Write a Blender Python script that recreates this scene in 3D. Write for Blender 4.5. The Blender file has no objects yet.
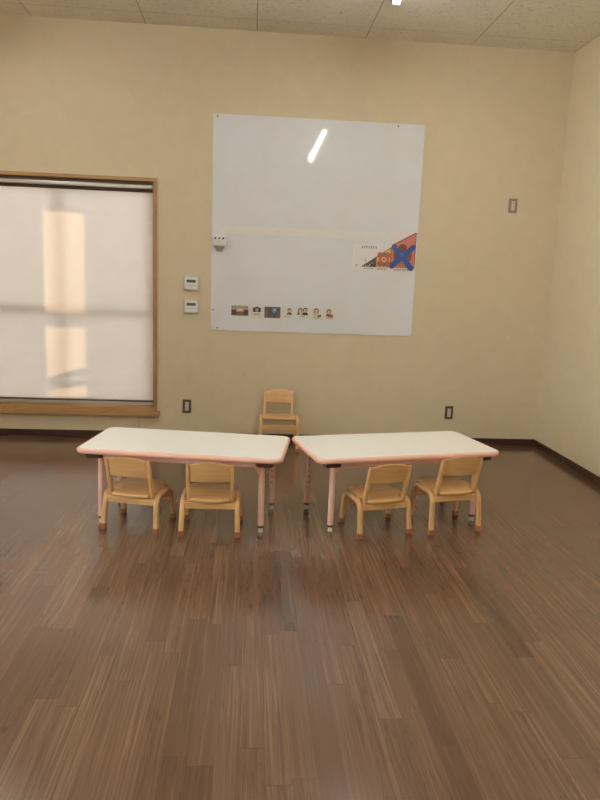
import bpy, bmesh, math, random
from mathutils import Vector, Matrix
random.seed(7)
SC = bpy.context.scene
COL = SC.collection
PI = math.pi

# ------------------------------------------------------------------ materials
def srgb(r, g, b):
    f = lambda c: (c/255/12.92) if c/255 <= .04045 else ((c/255+.055)/1.055)**2.4
    return (f(r), f(g), f(b), 1)

class NT:
    def __init__(self, name):
        self.m = bpy.data.materials.new(name); self.m.use_nodes = True
        self.t = self.m.node_tree; self.n = self.t.nodes; self.l = self.t.links
        self.b = self.n['Principled BSDF']
    def new(self, t, **kw):
        n = self.n.new(t)
        for k, v in kw.items(): setattr(n, k, v)
        return n
    def put(self, sock, v):
        if hasattr(v, 'is_output') or isinstance(v, bpy.types.NodeSocket): self.l.new(v, sock)
        else: sock.default_value = v
    def math(self, op, a, b=0.0, c=0.0):
        n = self.new('ShaderNodeMath', operation=op)
        for i, v in enumerate((a, b, c)): self.put(n.inputs[i], v)
        return n.outputs[0]
    def mix(self, fac, a, b, bt='MIX'):
        n = self.new('ShaderNodeMix', data_type='RGBA', blend_type=bt)
        self.put(n.inputs[0], fac); self.put(n.inputs[6], a); self.put(n.inputs[7], b)
        return n.outputs[2]
    def noise(self, vec, scale, detail=3, rough=.5, dist=0):
        n = self.new('ShaderNodeTexNoise')
        if vec is not None: self.l.new(vec, n.inputs['Vector'])
        n.inputs['Scale'].default_value = scale; n.inputs['Detail'].default_value = detail
        n.inputs['Roughness'].default_value = rough; n.inputs['Distortion'].default_value = dist
        return n.outputs['Fac']
    def ramp(self, fac, stops):
        n = self.new('ShaderNodeValToRGB'); e = n.color_ramp.elements
        while len(e) < len(stops): e.new(.5)
        for s, (p, c) in zip(e, stops): s.position = p; s.color = c
        self.put(n.inputs[0], fac); return n.outputs[0]
    def mapr(self, v, a, b, c, d):
        n = self.new('ShaderNodeMapRange')
        self.put(n.inputs[0], v)
        for i, x in enumerate((a, b, c, d)): n.inputs[i+1].default_value = x
        return n.outputs[0]
    def obj(self, scale=(1, 1, 1), kind='Object'):
        t = self.new('ShaderNodeTexCoord'); mp = self.new('ShaderNodeMapping')
        self.l.new(t.outputs[kind], mp.inputs[0]); mp.inputs['Scale'].default_value = scale
        return mp.outputs[0]
    def bump(self, h, strength, dist=.001):
        n = self.new('ShaderNodeBump'); n.inputs['Strength'].default_value = strength
        n.inputs['Distance'].default_value = dist
        self.put(n.inputs['Height'], h); self.l.new(n.outputs[0], self.b.inputs['Normal'])

def shade(c, k): return (min(1, c[0]*k), min(1, c[1]*k), min(1, c[2]*k), 1)

def plain(name, col, rough=.5, metal=0.0, var=.06, scale=25, coat=0.0, spec=.5):
    t = NT(name)
    f = t.noise(t.obj(), scale, 3)
    t.put(t.b.inputs['Base Color'], t.mix(f, shade(col, 1-var), shade(col, 1+var)))
    t.b.inputs['Roughness'].default_value = rough; t.b.inputs['Metallic'].default_value = metal
    t.b.inputs['Coat Weight'].default_value = coat; t.b.inputs['Coat Roughness'].default_value = .1
    t.b.inputs['Specular IOR Level'].default_value = spec
    return t.m

def wood(name, c0, c1, rough=.4, stretch=(3, 40, 40), coat=.25):
    t = NT(name)
    v = t.obj(stretch)
    oi = t.new('ShaderNodeObjectInfo')
    va = t.new('ShaderNodeVectorMath', operation='ADD')
    t.l.new(v, va.inputs[0])
    cx = t.new('ShaderNodeCombineXYZ'); t.l.new(t.math('MULTIPLY', oi.outputs['Random'], 30), cx.inputs[0]); t.l.new(cx.outputs[0], va.inputs[1])
    f = t.noise(va.outputs[0], 1.0, 4, .55, .6)
    g = t.noise(t.obj((1, 1, 1)), 6, 2)
    c = t.ramp(f, [(.3, c0), (.7, c1)])
    c = t.mix(t.mapr(g, .3, .7, 0, .35), c, shade(c1, 1.1))
    t.put(t.b.inputs['Base Color'], c)
    t.b.inputs['Roughness'].default_value = rough
    t.b.inputs['Coat Weight'].default_value = coat; t.b.inputs['Coat Roughness'].default_value = .25
    t.bump(f, .06, .0005)
    return t.m

def mat_wall(name, col):
    t = NT(name)
    v = t.obj()
    a = t.noise(v, 7, 4, .6, .4); b = t.noise(v, 90, 3, .6); c = t.noise(v, 1.3, 2)
    k = t.mix(t.mapr(a, .3, .7, 0, 1), shade(col, .95), shade(col, 1.04))
    k = t.mix(t.mapr(b, .35, .65, 0, .5), k, shade(col, .9))
    k = t.mix(t.mapr(c, .3, .7, 0, .35), k, (col[0]*1.02, col[1]*1.01, col[2]*1.12, 1))
    t.put(t.b.inputs['Base Color'], k); t.b.inputs['Roughness'].default_value = .75
    t.b.inputs['Specular IOR Level'].default_value = .25
    t.bump(t.math('ADD', b, t.noise(v, 220, 2)), .25, .0012)
    return t.m

def mat_ceiling():
    t = NT('rockwool_ceiling')
    v = t.obj()
    sep = t.new('ShaderNodeSeparateXYZ'); t.l.new(v, sep.inputs[0])
    x, y = sep.outputs[0], sep.outputs[1]
    col = srgb(236, 230, 217)
    pits = t.noise(v, 34, 4, .75, .8)
    pm = t.mapr(pits, .36, .45, 1, 0)
    big = t.noise(v, 2.2, 3)
    base = t.mix(t.mapr(big, .3, .7, 0, 1), shade(col, .95), shade(col, 1.03))
    base = t.mix(t.math('MULTIPLY', pm, .42), base, shade(col, .45))
    def joint(c, off):
        u = t.math('DIVIDE', t.math('SUBTRACT', c, off), .91)
        d = t.math('ABSOLUTE', t.math('SUBTRACT', u, t.math('ROUND', u)))
        return t.mapr(d, .0022, .0060, 1, 0)
    jx = joint(x, 0.0); jy = joint(y, -.255)
    j = t.math('MAXIMUM', jx, t.math('MULTIPLY', jy, .55))
    # neighbouring boards differ a little
    ids = t.new('ShaderNodeCombineXYZ')
    t.l.new(t.math('FLOOR', t.math('DIVIDE', x, .91)), ids.inputs[0])
    t.l.new(t.math('FLOOR', t.math('DIVIDE', t.math('ADD', y, .255), .91)), ids.inputs[1])
    wn = t.new('ShaderNodeTexWhiteNoise'); t.l.new(ids.outputs[0], wn.inputs[0])
    base = t.mix(t.math('MULTIPLY', wn.outputs[0], .10), base, shade(col, .7))
    t.put(t.b.inputs['Base Color'], t.mix(t.math('MULTIPLY', j, .7), base, shade(col, .3)))
    t.b.inputs['Roughness'].default_value = .9
    t.bump(t.math('SUBTRACT', t.math('MULTIPLY', pm, -1), t.math('MULTIPLY', j, 2)), .5, .003)
    return t.m

def mat_floor():
    t = NT('wood_pattern_floor')
    v = t.obj()
    sep = t.new('ShaderNodeSeparateXYZ'); t.l.new(v, sep.inputs[0])
    x, y = sep.outputs[0], sep.outputs[1]
    W, L = .080, .86
    u = t.math('DIVIDE', t.math('ADD', x, 20), W)
    sid = t.math('FLOOR', u)
    def wn(a, b=None):
        c = t.new('ShaderNodeCombineXYZ'); t.put(c.inputs[0], a)
        if b is not None: t.put(c.inputs[1], b)
        n = t.new('ShaderNodeTexWhiteNoise', noise_dimensions='2D'); t.l.new(c.outputs[0], n.inputs[0]); return n.outputs[0], n.outputs[1]
    r0, _ = wn(sid)
    w = t.math('ADD', t.math('DIVIDE', y, L), t.math('MULTIPLY', r0, 17))
    pid = t.math('FLOOR', w)
    r1, c1 = wn(sid, pid)
    s1 = t.new('ShaderNodeSeparateColor'); t.l.new(c1, s1.inputs[0])
    # grain
    def vec(sx, sy, off):
        c = t.new('ShaderNodeCombineXYZ')
        t.put(c.inputs[0], t.math('MULTIPLY', x, sx)); t.put(c.inputs[1], t.math('ADD', t.math('MULTIPLY', y, sy), t.math('MULTIPLY', r1, off)))
        t.put(c.inputs[2], t.math('MULTIPLY', r1, 31)); return c.outputs[0]
    fine = t.noise(vec(95, 1.9, 50), 1, 3, .6, .5)
    broad = t.noise(vec(26, 1.3, 90), 1, 3, .55, 1.1)
    rings = t.math('FRACT', t.math('MULTIPLY', broad, 7))
    rings = t.math('ABSOLUTE', t.math('SUBTRACT', rings, .5))
    base = t.ramp(r1, [(0, srgb(82, 60, 46)), (.25, srgb(104, 77, 59)), (.62, srgb(116, 86, 66)), (1, srgb(130, 100, 78))])
    base = t.mix(t.math('MULTIPLY', s1.outputs[1], .35), base, srgb(120, 92, 74))
    dark = srgb(66, 43, 31)
    base = t.mix(t.math('MULTIPLY', t.mapr(fine, .36, .66, 0, 1), t.mapr(s1.outputs[0], 0, 1, .16, .72)), base, dark)
    base = t.mix(t.math('MULTIPLY', t.mapr(rings, .34, .5, 0, 1), t.mapr(s1.outputs[2], .3, 1, 0, .6)), base, dark)
    base = t.mix(t.mapr(fine, .2, .42, .35, 0), base, srgb(160, 120, 92))
    # joints
    fx = t.math('ABSOLUTE', t.math('SUBTRACT', t.math('FRACT', u), .5))
    fy = t.math('ABSOLUTE', t.math('SUBTRACT', t.math('FRACT', w), .5))
    j = t.math('MAXIMUM', t.mapr(fx, .482, .498, 0, 1), t.mapr(fy, .4965, .4995, 0, 1))
    base = t.mix(t.math('MULTIPLY', j, .4), base, dark)
    # scuffs
    sc = t.noise(v, 3.1, 4, .6)
    t.put(t.b.inputs['Base Color'], base)
    t.put(t.b.inputs['Roughness'], t.mapr(t.math('ADD', sc, t.math('MULTIPLY', fine, .25)), .4, .85, FLOOR_R0, FLOOR_R1))
    t.b.inputs['Specular IOR Level'].default_value = .75
    t.b.inputs['Coat Weight'].default_value = .32; t.b.inputs['Coat Roughness'].default_value = .15
    t.bump(t.math('SUBTRACT', fine, t.math('MULTIPLY', j, .6)), .035, .001)
    return t.m
FLOOR_R0, FLOOR_R1 = .16, .25

def mat_blind():
    t = NT('blind_fabric')
    v = t.obj()
    f = t.noise(t.obj((400, 1, 400)), 1, 2)
    g = t.noise(v, 5, 2)
    c = t.mix(t.mapr(f, .3, .7, 0, 1), srgb(224, 215, 210), srgb(236, 228, 224))
    c = t.mix(t.mapr(g, .3, .7, 0, .12), c, srgb(200, 186, 172))
    d = t.new('ShaderNodeBsdfDiffuse'); tr = t.new('ShaderNodeBsdfTranslucent'); mx = t.new('ShaderNodeMixShader')
    t.put(d.inputs[0], c); t.put(tr.inputs[0], c); mx.inputs[0].default_value = .15
    t.l.new(d.outputs[0], mx.inputs[1]); t.l.new(tr.outputs[0], mx.inputs[2])
    t.l.new(mx.outputs[0], t.n['Material Output'].inputs[0]); t.n.remove(t.b)
    return t.m

def mat_glass():
    t = NT('window_glass')
    tr = t.new('ShaderNodeBsdfTransparent'); g = t.new('ShaderNodeBsdfGlossy'); mx = t.new('ShaderNodeMixShader')
    fr = t.new('ShaderNodeFresnel'); fr.inputs[0].default_value = 1.45
    g.inputs['Roughness'].default_value = .02; tr.inputs[0].default_value = (.93, .96, .95, 1)
    t.l.new(fr.outputs[0], mx.inputs[0]); t.l.new(tr.outputs[0], mx.inputs[1]); t.l.new(g.outputs[0], mx.inputs[2])
    t.l.new(mx.outputs[0], t.n['Material Output'].inputs[0]); t.n.remove(t.b)
    return t.m

def mat_emit(name, col, s):
    t = NT(name); t.b.inputs['Base Color'].default_value = (.9, .9, .9, 1)
    t.b.inputs['Emission Color'].default_value = col; t.b.inputs['Emission Strength'].default_value = s
    return t.m

def mat_board():
    t = NT('whiteboard_enamel')
    v = t.obj()
    f = t.noise(v, 3.0, 4, .6, .5); g = t.noise(t.obj((1, 1, .5)), 14, 3)
    c = t.mix(t.mapr(f, .35, .7, 0, 1), srgb(230, 234, 242), srgb(226, 229, 234))
    t.put(t.b.inputs['Base Color'], c)
    t.put(t.b.inputs['Roughness'], t.mapr(g, .3, .7, .035, .06))
    return t.m

TUBE = 68
M = dict(
    wall=mat_wall('beige_wallpaper', srgb(219, 206, 176)),
    ceil=mat_ceiling(), floor=mat_floor(),
    base=plain('brown_baseboard', srgb(66, 40, 31), .4),
    oak=wood('window_oak', srgb(158, 118, 74), srgb(190, 150, 100), .45, (3, 40, 40)),
    oakv=wood('window_oak_upright', srgb(150, 110, 68), srgb(182, 140, 90), .45, (40, 40, 3)),
    alu=plain('silver_aluminium', srgb(205, 200, 195), .35, .6),
    sash=plain('bronze_sash', srgb(120, 112, 104), .4, .5),
    roll=plain('brown_hem_and_shade', srgb(92, 70, 52), .6),  # hem colour; on the tube it paints in shade
    blind=mat_blind(), glass=mat_glass(), board=mat_board(),
    tape=plain('cream_tape', srgb(228, 229, 228), .5),
    screw=plain('grey_screw', srgb(95, 92, 88), .4, .7),
    beech=wood('beech_flat', srgb(202, 156, 100), srgb(224, 182, 126), .38, (3, 45, 45)),
    beechy=wood('beech_depth', srgb(202, 156, 100), srgb(224, 182, 126), .38, (45, 3, 45)),
    beechz=wood('beech_upright', srgb(202, 156, 102), srgb(225, 184, 130), .38, (45, 45, 3)),
    cap=plain('brown_rubber', srgb(156, 100, 68), .6),
    top=plain('white_laminate', srgb(249, 250, 246), .32, var=.01, scale=8),
    pink=plain('pink_edge', srgb(243, 194, 178), .4, var=.03),
    steel=plain('pink_steel', srgb(238, 196, 184), .35, var=.03),
    brown=plain('brown_plastic', srgb(84, 50, 40), .5),
    black=plain('dark_collar', srgb(52, 38, 34), .45),
    glide=plain('cream_glide', srgb(226, 216, 198), .3),
    hole=plain('dark_hole', srgb(110, 62, 54), .7),
    grey=plain('pale_grey_plastic', srgb(206, 203, 200), .4, var=.02),
    lcd=plain('grey_display', srgb(92, 96, 86), .25, var=.03),
    lightgrey=plain('light_key', srgb(190, 188, 186), .5, var=.02),
    white=plain('white_plastic', srgb(232, 231, 230), .4, var=.02),
    dot=plain('dark_button', srgb(60, 62, 68), .5),
    platebrown=plain('brown_plate', srgb(84, 68, 46), .45),
    plategrey=plain('taupe_plate', srgb(150, 136, 112), .45),
    insert=plain('outlet_insert', srgb(208, 200, 190), .4, var=.02),
    slot=plain('outlet_slot', srgb(60, 54, 48), .6),
    lamp=plain('lamp_housing', srgb(235, 235, 230), .4, var=.01),
    tube=mat_emit('fluorescent_tube', (1, .985, .94, 1), TUBE),
    outer=plain('outside_ground', srgb(150, 145, 135), .9),
)
_flat = {}
def flat(r, g, b):
    k = (r, g, b)
    if k not in _flat: _flat[k] = plain('print_%d_%d_%d' % k, srgb(*k), .45, var=.05, scale=60)
    return _flat[k]

# ------------------------------------------------------------------ mesh helpers
def link(name, bm, mats, parent=None, loc=None, smooth=20, recalc=True):
    if recalc: bmesh.ops.recalc_face_normals(bm, faces=bm.faces)
    me = bpy.data.meshes.new(name); bm.to_mesh(me); bm.free()
    for m in (mats if isinstance(mats, (list, tuple)) else [mats]): me.materials.append(m)
    if smooth:
        for p in me.polygons: p.use_smooth = True
        me.set_sharp_from_angle(angle=math.radians(smooth))
    o = bpy.data.objects.new(name, me); COL.objects.link(o)
    if loc: o.location = loc
    if parent: o.parent = parent
    return o

def add_box(bm, x0, x1, y0, y1, z0, z1, bev=0, seg=2):
    t = bmesh.new(); bmesh.ops.create_cube(t, size=1)
    for v in t.verts: v.co = Vector(((x0+x1)/2+v.co.x*(x1-x0), (y0+y1)/2+v.co.y*(y1-y0), (z0+z1)/2+v.co.z*(z1-z0)))
    if bev: bmesh.ops.bevel(t, geom=t.edges[:], offset=bev, segments=seg, profile=.5, affect='EDGES')
    merge(bm, t)

def merge(bm, t, mat=None):
    me = bpy.data.meshes.new('t'); t.to_mesh(me); t.free(); n = len(bm.faces)
    bm.from_mesh(me); bpy.data.meshes.remove(me)
    bm.faces.ensure_lookup_table()
    if mat is not None:
        for f in bm.faces[n:]: f.material_index = mat

def box(name, b, m, parent=None, bev=0, loc=None, seg=2):
    bm = bmesh.new(); add_box(bm, *b, bev=bev, seg=seg); return link(name, bm, m, parent, loc)

def add_cyl(bm, p, q, r0, r1=None, seg=20, bev=0):
    p, q = Vector(p), Vector(q); r1 = r0 if r1 is None else r1
    t = bmesh.new(); L = (q-p).length
    bmesh.ops.create_cone(t, cap_ends=True, segments=seg, radius1=r0, radius2=r1, depth=L)
    if bev:
        es = [e for e in t.edges if abs(e.verts[0].co.z-e.verts[1].co.z) < 1e-6]
        bmesh.ops.bevel(t, geom=es, offset=bev, segments=2, profile=.5, affect='EDGES')
    rot = Vector((0, 0, 1)).rotation_difference(q-p).to_matrix().to_4x4()
    bmesh.ops.transform(t, matrix=Matrix.Translation((p+q)/2) @ rot, verts=t.verts)
    merge(bm, t)

def rings(bm, loops, cap=True):
    """loft a list of equally long vertex loops"""
    vs = [[bm.verts.new(p) for p in lp] for lp in loops]
    n = len(vs[0])
    for a, b in zip(vs, vs[1:]):
        for i in range(n): bm.faces.new((a[i], a[(i+1) % n], b[(i+1) % n], b[i]))
    if cap: bm.faces.new(vs[0][::-1]); bm.faces.new(vs[-1])

def rrect(w, d, r, seg=8):
    pts = []
    for cx, cy, a0 in ((w/2-r, d/2-r, 0), (-w/2+r, d/2-r, PI/2), (-w/2+r, -d/2+r, PI), (w/2-r, -d/2+r, 1.5*PI)):
        for i in range(seg+1):
            a = a0+PI/2*i/seg; pts.append((cx+r*math.cos(a), cy+r*math.sin(a)))
    return pts

def empty(name, loc=(0, 0, 0), rz=0):
    o = bpy.data.objects.new(name, None); COL.objects.link(o); o.location = loc; o.rotation_euler = (0, 0, rz); return o

def tag(o, label, cat, group=None):
    o['label'] = label; o['category'] = cat
    if group: o['group'] = group
    return o
def struct(o): o['kind'] = 'structure'; return o

def copy_tree(o, parent=None):
    c = o.copy(); COL.objects.link(c)
    if parent is not None: c.parent = parent
    for ch in list(o.children): copy_tree(ch, c)
    return c

# ------------------------------------------------------------------ setting
XR, XL, YR, H, TH = 2.732, -3.7, -10.0, 3.492, .18
WX0, WX1, WZ0, WZ1 = -2.47, -.85, .285, 2.25     # clear window opening
bm = bmesh.new()
add_box(bm, XL-TH, WX0-.03, 0, TH, 0, H); add_box(bm, WX1+.03, XR+TH, 0, TH, 0, H)
add_box(bm, WX0-.03, WX1+.03, 0, TH, 0, WZ0-.03); add_box(bm, WX0-.03, WX1+.03, 0, TH, WZ1+.03, H)
struct(link('wall_back', bm, M['wall'], smooth=0))
struct(box('wall_right', (XR, XR+TH, YR-TH, 0, 0, H), M['wall']))
LW = [(-5.1, -3.2), (-8.2, -6.3)]; LZ0, LZ1 = .3, 2.25   # windows added out of view in the left wall for daylight
bm = bmesh.new()
add_box(bm, XL-TH, XL, YR-TH, 0, 0, LZ0); add_box(bm, XL-TH, XL, YR-TH, 0, LZ1, H)
add_box(bm, XL-TH, XL, LW[0][1], 0, LZ0, LZ1); add_box(bm, XL-TH, XL, LW[1][1], LW[0][0], LZ0, LZ1); add_box(bm, XL-TH, XL, YR-TH, LW[1][0], LZ0, LZ1)
struct(link('wall_left', bm, M['wall'], smooth=0))
for k, (a, b) in enumerate(LW):
    w = struct(empty('window_%d' % (k+3), (XL-.09, (a+b)/2, LZ0)))  # added, unseen; brings daylight in from the left
    L = (b-a)/2; hh = LZ1-LZ0; bm = bmesh.new()
    for y0, y1, z0, z1 in ((-L, -L+.05, 0, hh), (L-.05, L, 0, hh), (-.03, .03, 0, hh), (-L+.05, L-.05, 0, .06), (-L+.05, L-.05, hh-.05, hh)):
        add_box(bm, -.02, .02, y0, y1, z0, z1)
    link('window_sash', bm, M['sash'], w)
    for y0, y1 in ((-L+.05, -.03), (.03, L-.05)): box('glass_pane', (-.003, .003, y0, y1, .06, hh-.05), M['glass'], w)
RX0, RX1, RZ0, RZ1 = -3.03, -2.66, 1.56, 3.20     # added opening behind the viewer, lets the sun reach the blind
bm = bmesh.new()
add_box(bm, XL, RX0, YR-TH, YR, 0, H); add_box(bm, RX1, XR, YR-TH, YR, 0, H)
add_box(bm, RX0, RX1, YR-TH, YR, 0, RZ0); add_box(bm, RX0, RX1, YR-TH, YR, RZ1, H)
struct(link('wall_rear', bm, M['wall'], smooth=0))
struct(box('floor', (XL-TH, XR+TH, YR-TH, TH, -.12, 0), M['floor']))
struct(box('ceiling', (XL-TH, XR+TH, YR-TH, TH, H, H+.12), M['ceil']))
struct(box('baseboard_back', (XL, XR, -.008, 0, 0, .064), M['base'], bev=.002))
struct(box('baseboard_right', (XR-.008, XR, YR, -.008, 0, .064), M['base'], bev=.002))
struct(box('baseboard_left', (XL, XL+.008, YR, -.008, 0, .064), M['base'], bev=.002))
struct(box('outside_ground', (-14, 14, TH+.3, 30, -.5, -.4), M['outer']))

# added opening behind the viewer: two bars shape the sun patch
w2 = struct(empty('window_2', ((RX0+RX1)/2, YR-.09, RZ0)))
box('sun_patch_rail', (RX0+.001, RX1-.001, YR-.12, YR-.06, 2.20, 2.325), M['sash'], None)  # added to split the sun patch on the blind
o = bpy.data.objects['sun_patch_rail']; o.parent = w2; o.location = (-w2.location.x, -w2.location.y, -w2.location.z)
bm = bmesh.new()
a, b = RX0+.001, RX1-.001
rings(bm, [[(a, y, 1.625), (a, y, 1.73), (b, y, 1.862), (b, y, 1.685)] for y in (YR-.12, YR-.06)])
o = link('sun_patch_bar', bm, M['sash'], w2, smooth=0); o.location = -w2.location  # added to cut the slanted lower edge of the sun patch

# front window: oak casing, sashes, panes
w1 = struct(empty('window_1', (0, 0, 0)))
bm = bmesh.new()
add_box(bm, WX0-.03, WX1+.03, -.018, .178, WZ1, WZ1+.03, .003)
link('head_casing', bm, M['oak'], w1)
box('side_casing', (WX1, WX1+.03, -.018, .178, WZ0-.03, WZ1), M['oakv'], w1, .003)
box('side_casing', (WX0-.03, WX0, -.018, .178, WZ0-.03, WZ1), M['oakv'], w1, .003)
box('window_sill', (WX0-.065, WX1+.055, -.045, .178, WZ0-.073, WZ0-.03), M['oak'], w1, .004)
box('sill_lining', (WX0, WX1, -.014, .178, WZ0-.03, WZ0), M['oak'], w1, .003)
def sash(x0, x1, y):
    bm = bmesh.new(); z0, z1 = WZ0, WZ1; s = .045
    for b in ((x0, x0+s, z0, z1), (x1-s, x1, z0, z1), (x0+s, x1-s, z0, z0+.07), (x0+s, x1-s, z1-s, z1), (x0+s, x1-s, 1.115, 1.175)):
        add_box(bm, b[0], b[1], y-.015, y+.015, b[2], b[3], .002)
    f = link('window_sash', bm, M['sash'], w1)
    bm = bmesh.new()
    for b in ((z0+.07, 1.115), (1.175, z1-s)): add_box(bm, x0+s, x1-s, y-.003, y+.003, b[0], b[1])
    link('glass_pane', bm, M['glass'], f)
mid = (WX0+WX1)/2
sash(WX0, mid+.03, .125); sash(mid-.03, WX1, .158)

# roller blind
rb = tag(empty('roller_blind', (mid, .04, WZ1)), 'cream roller blind pulled down over the oak framed window', 'blind')
bx0, bx1 = WX0-mid+.008, WX1-mid-.008
box('head_rail', (bx0, bx1, -.045, -.008, -.060, -.030), M['alu'], rb, .006)
box('mounting_strip', (bx0, bx1, -.03, -.005, -.030, 0), M['roll'], rb)
bm = bmesh.new(); add_cyl(bm, (bx0+.005, .012, -.068), (bx1-.005, .012, -.068), .019, seg=20); link('roller_tube', bm, M['roll'], rb)  # dark brown stands in for the shade below the head rail
bm = bmesh.new()
N = 28; cols = []
for i in range(N+1):
    x = bx0+.006+(bx1-bx0-.012)*i/N
    cols.append([bm.verts.new((x, .010+.0025*math.sin(i*.9)*(k/20), -.085-(1.845*k/20))) for k in range(21)])
for i in range(N):
    for k in range(20): bm.faces.new((cols[i][k], cols[i+1][k], cols[i+1][k+1], cols[i][k+1]))
link('blind_fabric', bm, M['blind'], rb)
box('weight_bar', (bx0+.006, bx1-.006, -.004, .018, -1.950, -1.925), M['alu'], rb, .005)
box('hem', (bx0+.006, bx1-.006, .002, .014, -1.925, -1.908), M['roll'], rb, .002)

# ------------------------------------------------------------------ whiteboard
BX0, BX1, BZ0, BZ1, SEAM = -.350, 1.467, 1.006, 2.829, 1.868
wb = tag(empty('mounted_whiteboard', (BX0, 0, BZ0)), 'large square whiteboard sheet fixed high on the beige back wall', 'whiteboard')
bw, bh, sm = BX1-BX0, BZ1-BZ0, SEAM-BZ0
box('upper_sheet', (0, bw, -.008, 0, sm+.0008, bh), M['board'], wb)
box('lower_sheet', (0, bw, -.008, 0, 0, sm-.0008), M['board'], wb)
box('seam_tape', (.02, bw-.06, -.0092, -.008, sm-.018, sm+.048), M['tape'], wb)
for x, z in ((.035, bh-.02), (bw-.235, bh-.02), (.02, .18), (.06, .02), ):
    bm = bmesh.new(); add_cyl(bm, (x, -.008, z), (x, -.0105, z), .007, .005, 12); link('screw', bm, M['screw'], wb)

# ---- flat prints
def poly(bm, pts, mi, y):
    vs = [bm.verts.new((p[0], y, p[1])) for p in pts]
    f = bm.faces.new(vs); f.material_index = mi
    f.normal_update()
    if f.normal.y > 0: f.normal_flip()
def disc(cx, cz, rx, rz, n=18, a0=0, a1=2*PI): return [(cx+rx*math.cos(a0+(a1-a0)*i/n), cz+rz*math.sin(a0+(a1-a0)*i/n)) for i in range(n + (0 if a1-a0 > 6.28 else 1))]
def rec(x0, x1, z0, z1): return [(x0, z0), (x1, z0), (x1, z1), (x0, z1)]
def bar(p, q, w0, w1=None):
    w1 = w0 if w1 is None else w1
    dx, dz = q[0]-p[0], q[1]-p[1]; L = math.hypot(dx, dz); nx, nz = -dz/L, dx/L
    return [(p[0]+nx*w0, p[1]+nz*w0), (q[0]+nx*w1, q[1]+nz*w1), (q[0]-nx*w1, q[1]-nz*w1), (p[0]-nx*w0, p[1]-nz*w0)]
BY = -.0093
def sheet(name, label, cat, group, x, z, w, h, col, art, caps=(), bevel=.0002, tilt=0):
    """art: list of (polygon in metres from the sheet's lower left corner, colour)"""
    r = tag(empty(name, (x, BY, z)), label, cat, group); r.rotation_euler = (0, tilt, 0)
    box('paper', (0, w, -.001, 0, 0, h), flat(*col), r)
    def part(nm, items, y0):
        cols = []
        bm = bmesh.new()
        for k, (pts, c) in enumerate(items):
            if c not in cols: cols.append(c)
            poly(bm, pts, cols.index(c), y0-.00022*k)
        link(nm, bm, [flat(*c) for c in cols], r, smooth=0, recalc=False)
    if art: part('printed_picture', art, -.0014)
    for cp_ in ([] if not caps else caps if isinstance(caps[0], list) else [caps]): part('caption', cp_, -.0014)
    return r
def marks(x0, x1, z, h, n, col):
    """a short line of small illegible characters"""
    out = []; rnd = random.Random(int(x0*9999)+n)
    s = (x1-x0)/n
    for i in range(n):
        a = x0+s*i
        out.append((rec(a+s*.12, a+s*.8, z+h*rnd.uniform(.6, .85), z+h), col))
        out.append((bar((a+s*.45, z), (a+s*rnd.uniform(.3, .6), z+h*.7), s*.12), col))
        if rnd.random() < .7: out.append((rec(a+s*.2, a+s*.75, z+h*.1, z+h*.3), col))
    return out
DK = (62, 52, 46); PAPER = (226, 222, 212); SK = (222, 196, 170)
G = 'small picture cards along the bottom of the whiteboard'
# 1 photo of a building
w, h = .150, .088
sheet('picture_card', 'leftmost card of the whiteboard row, photo of a pale gabled building', 'card', G, -.168, 1.141, w, h, (176, 164, 150), [
    (rec(0, w, 0, .020), (120, 100, 84)), (rec(0, .045, .012, .052), (92, 78, 70)), (rec(.108, w, .012, .052), (84, 70, 66)),
    (rec(.045, .108, .016, .075), (214, 196, 180)), ([(.044, .066), (.109, .066), (.095, .086), (.058, .086)], (196, 160, 146)),
    (rec(.06, .093, .040, .060), (226, 212, 200)), (rec(.045, .108, .010, .034), (130, 100, 78)), (rec(.05, .102, .036, .040), (150, 120, 100)), (rec(.0, w, .058, .062), (188, 176, 164))])
# 2 camera drawing
w, h = .088, .094
sheet('picture_card', 'second card from the left on the whiteboard, black camera drawing over a caption', 'card', G, .014, 1.132, w, h, PAPER, [
    (rec(.010, .078, .046, .084), (46, 42, 38)), ([(.028, .084), (.060, .084), (.054, .092), (.034, .092)], (46, 42, 38)),
    (rec(.030, .058, .050, .078), (150, 164, 160)), (disc(.044, .064, .010, .010), (176, 190, 184))], marks(.018, .072, .018, .012, 4, DK))
# 3 dark photo of a blue ball
w, h = .143, .098
sheet('picture_card', 'third card of the whiteboard row, brown photo of a shiny blue globe', 'card', G, .126, 1.130, w, h, (112, 92, 80), [
    ([(0, 0), (w, 0), (w, .05), (.1, .035), (.04, .06), (0, .045)], (126, 96, 78)), (rec(.03, .06, .0, .098), (96, 82, 76)),
    (disc(.083, .058, .033, .034, 24), (74, 88, 116)), (disc(.088, .066, .022, .022, 20), (116, 138, 170)), (disc(.092, .072, .010, .010), (190, 204, 222)), (rec(.075, .1, .004, .022), (70, 60, 58))])
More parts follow.
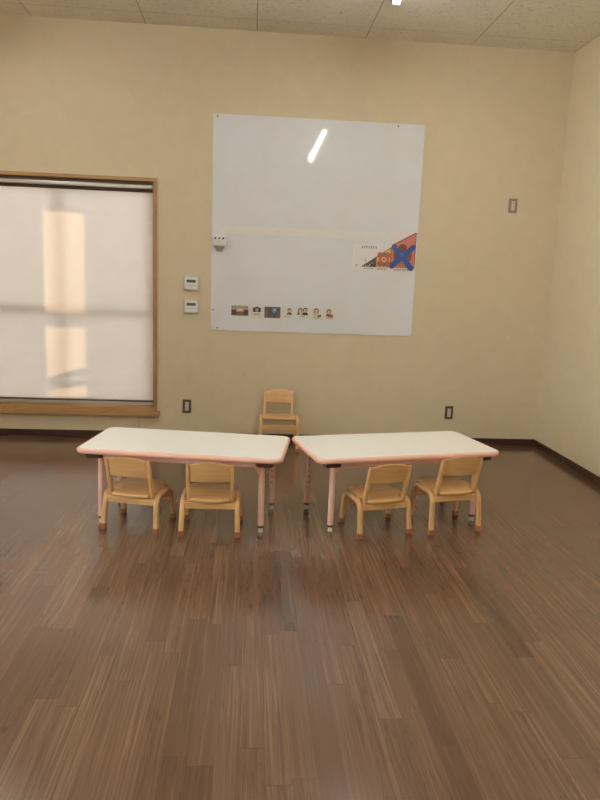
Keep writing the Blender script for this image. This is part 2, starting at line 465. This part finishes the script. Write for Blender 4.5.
# 4..7 people drawings
def person(cx, z0, k, hair, skin, cloth, bob=True):
    s = []
    s.append(([(cx-.024*k, z0), (cx+.024*k, z0), (cx+.020*k, z0+.018*k), (cx+.008*k, z0+.024*k), (cx-.008*k, z0+.024*k), (cx-.020*k, z0+.018*k)], cloth))
    s.append((disc(cx, z0+.040*k, .019*k, .020*k), hair))
    if bob: s.append((rec(cx-.019*k, cx+.019*k, z0+.024*k, z0+.040*k), hair))
    s.append((disc(cx, z0+.036*k, .013*k, .015*k), skin))
    s.append((disc(cx-.005*k, z0+.037*k, .0018*k, .0022*k, 8), DK)); s.append((disc(cx+.005*k, z0+.037*k, .0018*k, .0022*k, 8), DK))
    s.append((rec(cx-.004*k, cx+.004*k, z0+.028*k, z0+.030*k), (190, 90, 80)))
    return s
sheet('picture_card', 'fourth card of the whiteboard row, one person drawn in a green top', 'card', G, .290, 1.131, .100, .092, PAPER,
      person(.060, .032, .95, (70, 58, 44), SK, (92, 98, 66), False), marks(.02, .07, .012, .010, 4, (120, 110, 90)))
sheet('picture_card', 'fifth card of the whiteboard row, two people drawn side by side', 'card', G, .416, 1.134, .104, .098, PAPER,
      person(.030, .030, 1.05, (58, 44, 40), SK, (196, 186, 176)) + person(.074, .030, 1.1, (48, 40, 38), SK, (66, 50, 46), False) + [(rec(.006, .022, .032, .050), (58, 44, 40))], marks(.032, .072, .012, .012, 3, DK))
sheet('picture_card', 'sixth card of the whiteboard row, dark bobbed person with a hand drawn beside', 'card', G, .545, 1.126, .100, .096, PAPER,
      person(.044, .034, 1.15, (60, 48, 50), (226, 206, 188), (206, 190, 180)) + [([(.052, .028), (.090, .028), (.088, .046), (.064, .044)], (90, 74, 66))], marks(.02, .085, .012, .011, 5, DK))
sheet('picture_card', 'rightmost card of the whiteboard row, person drawn holding a reddish book', 'card', G, .664, 1.125, .098, .098, PAPER,
      person(.040, .034, 1.1, (66, 52, 46), SK, (134, 86, 70), False) + [([(.030, .030), (.078, .026), (.080, .050), (.034, .056)], (138, 92, 74))], marks(.02, .078, .012, .012, 5, (150, 70, 58)))
# posters
w, h = .350, .222
U = lambda u, v: (u*w, v*h)
art = [([U(.06, 0.02), U(.98, 0.02), U(.98, .97), U(.06, .93)], (230, 227, 230)),
       ([U(.24, .14), U(.60, .14), U(.60, .52)], (96, 92, 84)), ([U(.60, .14), U(.985, .14), U(.985, .93), U(.60, .52)], (214, 186, 116)),
       (bar(U(.24, .145), U(.985, .94), .0035), (92, 98, 70)), (rec(.60*w, .615*w, .14*h, .53*h), (88, 86, 60)), (rec(.965*w, .985*w, .14*h, .92*h), (110, 84, 60))]
rnd = random.Random(3)
for i in range(16):
    u = rnd.uniform(.33, .58); v = rnd.uniform(.17, max(.2, (u-.24)*.95+.05)); art.append((disc(*U(u, v), .006, .008, 8), rnd.choice([(40, 38, 36), (196, 190, 180), (60, 58, 54)])))
for cu, cv, rr, c in ((.80, .45, .045, (196, 108, 92)), (.70, .62, .026, (196, 104, 92)), (.90, .62, .026, (196, 104, 92)), (.70, .28, .026, (190, 98, 88)), (.90, .28, .026, (190, 98, 88)), (.80, .45, .022, (232, 206, 130)), (.80, .68, .016, (116, 128, 90)), (.80, .24, .016, (116, 128, 90)), (.80, .45, .010, (110, 70, 120))):
    art.append((disc(*U(cu, cv), rr, rr, 14), c))
for a, b in (((.70, .28), (.90, .62)), ((.70, .62), (.90, .28))): art.insert(8, (bar(U(*a), U(*b), .010), (214, 130, 90)))
art += [([U(.08, .19), U(.14, .24), U(.10, .15)], (70, 66, 64)), (bar(U(.32, .46), U(.34, .36), .003), (140, 130, 124))]
sheet('poster', 'white landscape poster with a rising triangle of grey and yellow pictures', 'poster', 'posters taped to the whiteboard', .894, 1.580, w, h, (232, 230, 230), art,
      [marks(w*.20, w*.62, h*.86, h*.09, 7, (120, 112, 112)), marks(w*.30, w*.53, h*.04, h*.06, 6, (110, 100, 96)), marks(w*.64, w*.90, h*.04, h*.06, 6, (130, 104, 96))])
w, h = .222, .345
U = lambda u, v: (u*w, v*h)
art = [([U(.0, .08), U(.96, .08), U(.99, .985), U(.02, .64)], (204, 124, 112)),
       (bar(U(.02, .645), U(.99, .985), .004), (96, 66, 58)), (rec(.965*w, .99*w, .08*h, .97*h), (96, 66, 58)),
       (disc(*U(.46, .60), .040, .030, 20), (120, 74, 52)), (disc(*U(.46, .20), .050, .062, 20, 0, PI), (142, 92, 66)),
       (disc(*U(.2, .4), .020, .055, 16), (132, 78, 62)), (disc(*U(.76, .4), .020, .050, 16), (150, 84, 70)),
       (bar(U(.04, .12), U(.86, .60), .025, .024), (62, 92, 156)), (bar(U(.84, .08), U(.12, .60), .026, .023), (62, 92, 156)),
       (disc(*U(.47, .37), .046, .056, 22), (58, 88, 156)), (disc(*U(.06, .13), .025, .025), (54, 80, 144)), (disc(*U(.84, .09), .025, .025), (54, 80, 144)),
       (disc(*U(.89, .62), .024, .022), (62, 92, 156)), (disc(*U(.11, .62), .023, .022), (62, 92, 156)),
       (disc(*U(.44, .42), .016, .020), (76, 110, 176)), (disc(*U(.46, .17), .022, .030, 16, 0, PI), (176, 126, 84))]
sheet('poster', 'tall poster with a blue crossed figure under a red slope', 'poster', 'posters taped to the whiteboard', 1.236, 1.583, w, h, (232, 226, 226), art,
      marks(w*.12, w*.75, h*.01, h*.045, 9, (96, 84, 84)))
o = box('sticky_tape', (0, .03, -.0008, 0, 0, .022), M['tape'], None, loc=(1.235, -.0112, 1.912))
tag(o, 'small cream tape piece at the top corner of the tall red poster', 'tape')

# ------------------------------------------------------------------ wall devices
r = tag(empty('sensor_box', (-.282, -.0095, 1.738)), 'white box with three dark buttons at the left edge of the whiteboard', 'sensor')
box('case', (-.056, .056, -.055, 0, 0, .094), M['white'], r, .006, seg=3)
bm = bmesh.new()
rings(bm, [[(-.050, y0, 0), (.050, y0, 0), (.018, y1, -.045), (-.018, y1, -.045)] for y0, y1 in ((-.046, -.012), (0, 0))])
link('bracket', bm, M['lightgrey'], r, smooth=0)
for x in (-.034, 0, .034):
    bm = bmesh.new(); add_cyl(bm, (x, -.055, .064), (x, -.0575, .064), .009, .008, 16); link('button', bm, M['dot'], r)
box('mark', (-.010, .010, -.0556, -.0549, .034, .038), M['lightgrey'], r)

def controller(x, z, label):
    r = tag(empty('wall_controller', (x, 0, z)), label, 'controller', 'air controllers on the wall')
    box('case', (-.064, .064, -.018, 0, -.062, .062), M['grey'], r, .004)
    box('cover', (-.054, .054, -.021, -.018, -.052, .050), M['white'], r, .0012)
    box('display', (-.040, .040, -.0225, -.021, .004, .028), M['lcd'], r, .0005)
    for k in range(3): box('key', (-.036+.028*k, -.018+.028*k, -.0222, -.021, -.024, -.016), M['lightgrey'], r, .0004)
    box('mark', (-.030, -.008, -.0216, -.021, .038, .042), M['lightgrey'], r)
controller(-.523, 1.411, 'upper of the two square white controllers left of the whiteboard')
controller(-.521, 1.210, 'lower of the two square white controllers left of the whiteboard')

def plate(name, x, z, label, cat, m, group=None, outlet=True):
    r = tag(empty(name, (x, 0, z)), label, cat, group)
    box('cover_plate', (-.038, .038, -.009, 0, -.062, .062), m, r, .003)
    ins = box('insert', (-.0165, .0165, -.012, -.009, -.040, .040), M['insert'], r, .0015)
    if outlet:
        for zz in (.019, -.019):
            for xx in (-.006, .006): box('slot', (xx-.0012, xx+.0012, -.0124, -.0118, zz-.006, zz+.006), M['slot'], ins)
    else:
        box('rocker', (-.013, .013, -.0145, -.012, -.024, .030), M['insert'], ins, .002)
    return r
plate('wall_outlet', -.553, .306, 'brown wall outlet beside the window, low behind the left table', 'outlet', M['platebrown'], 'brown outlets on the back wall')
plate('wall_outlet', 1.878, .303, 'brown wall outlet low on the back wall above the right table', 'outlet', M['platebrown'], 'brown outlets on the back wall')
plate('wall_switch', 2.309, 2.194, 'taupe switch plate high on the back wall near the right corner', 'switch', M['plategrey'], None, False)

# wallpaper seam, drawn as a hairline wire under the window sill
bm = bmesh.new()
pts = [(-.98, -.003, .205), (-.985, -.003, .17), (-.975, -.003, .13), (-.985, -.003, .09), (-.98, -.003, .066)]
for p, q in zip(pts, pts[1:]): add_cyl(bm, p, q, .0022, seg=8)
tag(link('wallpaper_seam', bm, plain('beige_seam', srgb(150, 135, 105), .6)), 'thin beige wire running down the wall below the window sill', 'seam')

# ------------------------------------------------------------------ tables
def make_table(label):
    W, D, Z1, Z0, R = 1.216, .6, .473, .442, .062
    r = tag(empty('activity_table'), label, 'table', 'low pink edged tables')
    bm = bmesh.new()
    prof = [(.0, Z0), (-.003, Z0)]
    rings(bm, [[(x, y, z) for x, y in rrect(W-2*i, D-2*i, R-i)] for i, z in ((.016, Z0), (.016, Z1), (.0165, Z1+.0006))])
    link('tabletop', bm, M['top'], r)
    bm = bmesh.new(); loops = []
    for k in range(9):
        a = -PI/2+PI*k/8; i = .0135-.0135*math.cos(a); z = (Z0+Z1)/2+(Z1-Z0)/2*math.sin(a)
        loops.append([(x, y, z) for x, y in rrect(W-2*i, D-2*i, R-i)])
    loops.append([(x, y, Z1) for x, y in rrect(W-.0325, D-.0325, R-.01625)])
    loops.append([(x, y, Z0) for x, y in rrect(W-.0325, D-.0325, R-.01625)])
    vs = [[bm.verts.new(p) for p in lp] for lp in loops]; n = len(vs[0])
    for a, b in zip(vs, vs[1:]+vs[:1]):
        for i in range(n): bm.faces.new((a[i], a[(i+1) % n], b[(i+1) % n], b[i]))
    link('edge_band', bm, M['pink'], r)
    # steel rails under the top
    a, b = W/2-.075, D/2-.06
    for s in (-1, 1):
        box('apron_rail', (-a+.07, a-.07, s*b-.012, s*b+.012, Z0-.036, Z0), M['steel'], r, .004)
        box('apron_rail', (s*a-.012, s*a+.012, -b+.07, b-.07, Z0-.036, Z0), M['steel'], r, .004)
    for sx in (-1, 1):
        for sy in (-1, 1):
            ix = .128 if sy < 0 else .108
            cx, cy = sx*(W/2-ix+.022), sy*(D/2-.075)
            bm = bmesh.new()
            pts = rrect(.105, .10, .022, 5)
            rings(bm, [[(cx+x*k, cy+y*k, z) for x, y in pts] for k, z in ((1, Z0), (1, Z0-.020), (.9, Z0-.028))])
            link('corner_block', bm, M['brown'], r)
            lx, ly = sx*(W/2-ix), sy*(D/2-.098)
            fx, fy = lx+sx*.003, ly+sy*.005
            top = Vector((lx, ly, Z0-.027)); bot = Vector((fx, fy, 0)); ax = (top-bot)
            P = lambda z: bot+ax*(z/ax.z)
            bm = bmesh.new(); add_cyl(bm, P(.042), top, .0182, seg=24); leg = link('leg', bm, M['steel'], r)
            for zz in (.345, .300, .262, .224, .186):
                c = P(zz); d = Vector((0, -sy, 0)); bm = bmesh.new()
                add_cyl(bm, c+d*.0160, c+d*.0189, .0052, seg=10); link('height_hole', bm, M['hole'], leg)
            bm = bmesh.new(); add_cyl(bm, P(.028), P(.041), .0195, seg=24, bev=.002); link('collar', bm, M['black'], leg)
            bm = bmesh.new(); add_cyl(bm, P(.010), P(.031), .0125, seg=20); add_cyl(bm, P(0.0), P(.010), .0155, .0135, seg=20, bev=.002); link('glide', bm, M['glide'], leg)
            # gussets from leg up to the rails
            for d in (Vector((-sx, 0, 0)), Vector((0, -sy, 0))):
                bm = bmesh.new(); t = d.cross(Vector((0, 0, 1)))*.004; lp = []
                p0 = Vector((lx, ly, 0))+d*.012
                prof = [(0, Z0-.028), (.062, Z0-.030), (.062, Z0-.038), (.030, Z0-.052), (.012, Z0-.075), (0, Z0-.10)]
                rings(bm, [[p0+d*u+Vector((0, 0, z))+t*s for u, z in prof] for s in (-1, 1)])
                link('brace', bm, M['steel'], leg, smooth=0)
    return r
t1 = make_table('left low table, white top with pink edge, right corner nearest its twin')
t1.location = (-.357, -1.985, 0); t1.rotation_euler.z = -.142
t2 = copy_tree(t1); t2['label'] = 'right low table, white top with pink edge, nearest the right wall'
t2.location = (.9365, -1.928, 0); t2.rotation_euler.z = .2205

# ------------------------------------------------------------------ chairs
def sweep_frame(s, sx):
    """bent side frame, an upside-down U; returns mesh and foot centres"""
    zt = s-.026; pts = []
    fy, ty, r = .138, .122, .065
    raw = [Vector((0, -fy, .030))]
    # rear corner arc
    def arc(cy, cz, a0, a1, n=9): return [Vector((0, cy+r*math.cos(a0+(a1-a0)*i/n), cz+r*math.sin(a0+(a1-a0)*i/n))) for i in range(n+1)]
    raw += arc(-ty+r, zt-r, PI, PI/2)
    raw += arc(ty-r, zt-r, PI/2, 0)
    raw += [Vector((0, fy, .030))]
    bm = bmesh.new(); loops = []
    n = len(raw)
    for i, p in enumerate(raw):
        t = (raw[min(i+1, n-1)]-raw[max(i-1, 0)]).normalized(); nrm = Vector((0, -t.z, t.y))
        k = 1-p.z/zt
        x = sx*(.1565+.007*k)
        w, h = .0145, .0125
        c = .004; sec = []
        for (u, v) in ((-w, -h+c), (-w, h-c), (-w+c, h), (w-c, h), (w, h-c), (w, -h+c), (w-c, -h), (-w+c, -h)):
            sec.append(Vector((x+u, 0, 0))+p+nrm*v)
        loops.append(sec)
    rings(bm, loops)
    feet = [(sx*.1635, -fy-.002), (sx*.1635, fy+.002)]
    return bm, feet

def make_chair(s, label, group, up=.012):
    r = tag(empty('toddler_chair'), label, 'chair', group)
    for sx in (-1, 1):
        bm, feet = sweep_frame(s, sx)
        f = link('side_frame', bm, M['beechz'], r, smooth=50)
        for fx, fy in feet:
            box('foot_cap', (fx-.0165, fx+.0165, fy-.0145, fy+.0145, 0, .034), M['cap'], f, .004)
    # seat
    bm = bmesh.new()
    def outline(k):
        o = []
        yF, yS, yR, wF, wR = .135-k, -.072, -.128+k, .1405-k, .1125-k
        n = 8; rr = .03
        for i in range(n+1):
            a = PI/2*i/n; o.append((wF-rr+rr*math.cos(a), yF-rr+rr*math.sin(a)+.0))
        for i in range(1, 8):
            x = (wF-rr)*(1-i/4); o.append((x, yF+.008*(1-(x/(wF-rr))**2)))
        for i in range(n+1):
            a = PI/2+PI/2*i/n; o.append((-wF+rr+rr*math.cos(a), yF-rr+rr*math.sin(a)))
        o += [(-wF, yS), (-wR, yS), (-wR, yR)]
        for i in range(1, 10):
            x = -wR+2*wR*i/10; o.append((x, yR-.018*(1-(x/wR)**2)))
        o += [(wR, yR), (wR, yS), (wF, yS)]
        return o
    def dish(x, y): return -.005*max(0, 1-(x/.12)**2)*max(0, 1-((y)/.12)**2)
    tk = .022
    rings(bm, [[(x, y, z-.014*(.135-y)/.27) for x, y in outline(k)] for k, z in ((.006, s-tk), (.0015, s-tk+.004), (0, s-tk+.009), (0, s-.007), (.002, s-.002), (.006, s))])
    link('seat', bm, M['beech'], r, smooth=40)
    # crossbars between the legs
    box('crossbar', (-.145, .145, -.123, -.103, s-.078, s-.040), M['beech'], r, .004)
    box('crossbar', (-.145, .145, .103, .123, s-.112, s-.066), M['beech'], r, .004)
    # back posts
    zb, zt = s-.042, s+.186+up
    def back_y(z): 
        k = (z-zb)/(zt-zb); return -.099-.058*k-.006*k*k
    for sx in (-1, 1):
        bm = bmesh.new(); loops = []
        for i in range(9):
            z = zb+(zt-zb)*i/8; y = back_y(z); k = i/8
            hw = .0105; hd = .0165-.004*k
            if i in (0, 8): hw -= .002; hd -= .004
            c = .003; x = sx*.1255
            loops.append([(x+u, y+v, z) for u, v in ((-hw, -hd+c), (-hw, hd-c), (-hw+c, hd), (hw-c, hd), (hw, hd-c), (hw, -hd+c), (hw-c, -hd), (-hw+c, -hd))])
        rings(bm, loops); link('back_post', bm, M['beechz'], r, smooth=40)
    # curved back panel with arched top
    bm = bmesh.new(); NX, NZ = 20, 8; hw = .1152; loops = []
    z0 = s+.083+up*.6
    def P(i, j, off):
        x = -hw+2*hw*i/NX; e = (x/hw)**2
        top = s+.184+up+.020*(1-e) ; z = z0+(top-z0)*j/NZ
        return Vector((x, back_y(z)+off-.010*(1-e), z))
    F = [[bm.verts.new(P(i, j, .007)) for j in range(NZ+1)] for i in range(NX+1)]
    B = [[bm.verts.new(P(i, j, -.007)) for j in range(NZ+1)] for i in range(NX+1)]
    for i in range(NX):
        for j in range(NZ):
            bm.faces.new((F[i][j], F[i+1][j], F[i+1][j+1], F[i][j+1])); bm.faces.new((B[i][j], B[i][j+1], B[i+1][j+1], B[i+1][j]))
        bm.faces.new((F[i][0], B[i][0], B[i+1][0], F[i+1][0])); bm.faces.new((F[i][NZ], F[i+1][NZ], B[i+1][NZ], B[i][NZ]))
    for j in range(NZ):
        bm.faces.new((F[0][j], F[0][j+1], B[0][j+1], B[0][j])); bm.faces.new((F[NX][j], B[NX][j], B[NX][j+1], F[NX][j+1]))
    bmesh.ops.recalc_face_normals(bm, faces=bm.faces)
    es = [e for e in bm.edges if len(e.link_faces) == 2 and e.link_faces[0].normal.angle(e.link_faces[1].normal) > 1.0]
    bmesh.ops.bevel(bm, geom=es, offset=.003, segments=2, profile=.5, affect='EDGES')
    link('backrest', bm, M['beech'], r, smooth=40)
    return r
GC = 'small wooden chairs pushed under the tables'
spots = [(-.639, -2.128, -.249, 'small wooden chair at the left end of the left table'),
         (-.201, -2.199, -.033, 'small wooden chair squarely under the left table, right of its pair'),
         (.7934, -2.173, .262, 'small wooden chair under the right table, left of its pair'),
         (1.2455, -2.106, .228, 'small wooden chair at the right end of the right table')]
c0 = None
for x, y, a, lab in spots:
    c = make_chair(.238, lab, GC) if c0 is None else make_chair(.274, lab, GC) if x > 1.2 else copy_tree(c0)
    c0 = c0 or c
    c['label'] = lab; c.location = (x, y, 0); c.rotation_euler.z = a
c = make_chair(.300, 'lone taller wooden chair against the back wall facing the tables', None, -.004)
c.location = (.274, -.265, 0); c.rotation_euler.z = PI

# ------------------------------------------------------------------ ceiling lights
def make_light(label):
    r = tag(empty('ceiling_light'), label, 'light', 'fluorescent ceiling lights')
    bm = bmesh.new()
    rings(bm, [[(x*k, y*kk, z) for x, y in ((-.045, -.635), (.045, -.635), (.045, .635), (-.045, .635))] for k, kk, z in ((1, 1, 0), (1, 1, -.018), (.8, .985, -.040))])
    link('housing', bm, M['lamp'], r, smooth=0)
    for s in (-1, 1):
        bm = bmesh.new(); add_cyl(bm, (s*.014, -.59, -.085), (s*.014, .59, -.085), .009, seg=14); link('tube', bm, M['tube'], r)
        for e in (-1, 1): box('socket', (s*.014-.0115, s*.014+.0115, e*.604-.012, e*.604+.012, -.102, -.012), M['lamp'], r, .002)
    return r
l0 = None
for x, y in ((.963, -1.60), (.925, -3.74), (.925, -5.02), (-2.1, -1.43), (-2.1, -3.78), (-2.1, -5.12), (-2.1, -7.6)):
    lab = 'fluorescent ceiling light at the top edge above the right table' if (x, y) == (.963, -1.60) else 'twin tube fluorescent light fixed to the ceiling nearer the viewer'
    l = make_light(lab) if l0 is None else copy_tree(l0)
    l0 = l0 or l
    l['label'] = lab; l.location = (x, y, H)

# ------------------------------------------------------------------ sky, sun, camera
wd = bpy.data.worlds.new('sky'); SC.world = wd; wd.use_nodes = True
bg = wd.node_tree.nodes['Background']; bg.inputs[0].default_value = (1, .97, .92, 1); bg.inputs[1].default_value = 8.0
sun = bpy.data.lights.new('sun', 'SUN'); sun.energy = 1.25; sun.angle = math.radians(.12); sun.color = (1, .68, .34)
so = bpy.data.objects.new('sun', sun); COL.objects.link(so)
so.rotation_euler = Vector((.12, 1, -.12)).to_track_quat('-Z', 'Y').to_euler()

f, yaw, pit, rol, hh, d = 670.0, .0785556, .1809118, .0386120, 1.496006, 6.038978
cy, sy, cp, sp, cr, sr = math.cos(yaw), math.sin(yaw), math.cos(pit), math.sin(pit), math.cos(rol), math.sin(rol)
F = Vector((sy*cp, cy*cp, -sp)); R = Vector((cy, -sy, 0)); Uv = R.cross(F)
R2 = cr*R+sr*Uv; U2 = -sr*R+cr*Uv
cam = bpy.data.cameras.new('camera'); co = bpy.data.objects.new('camera', cam); COL.objects.link(co)
cam.sensor_fit = 'HORIZONTAL'; cam.sensor_width = 36; cam.lens = 36*f/600; cam.clip_start = .05
mw = Matrix((R2, U2, -F)).transposed().to_4x4(); mw.translation = Vector((0, -d, hh)); co.matrix_world = mw
SC.camera = co
SC.view_settings.view_transform = 'Standard'; SC.view_settings.look = 'None'; SC.view_settings.exposure = .16
SC.cycles.use_denoising = True
SC.cycles.max_bounces = 10; SC.cycles.diffuse_bounces = 6; SC.cycles.sample_clamp_indirect = 6
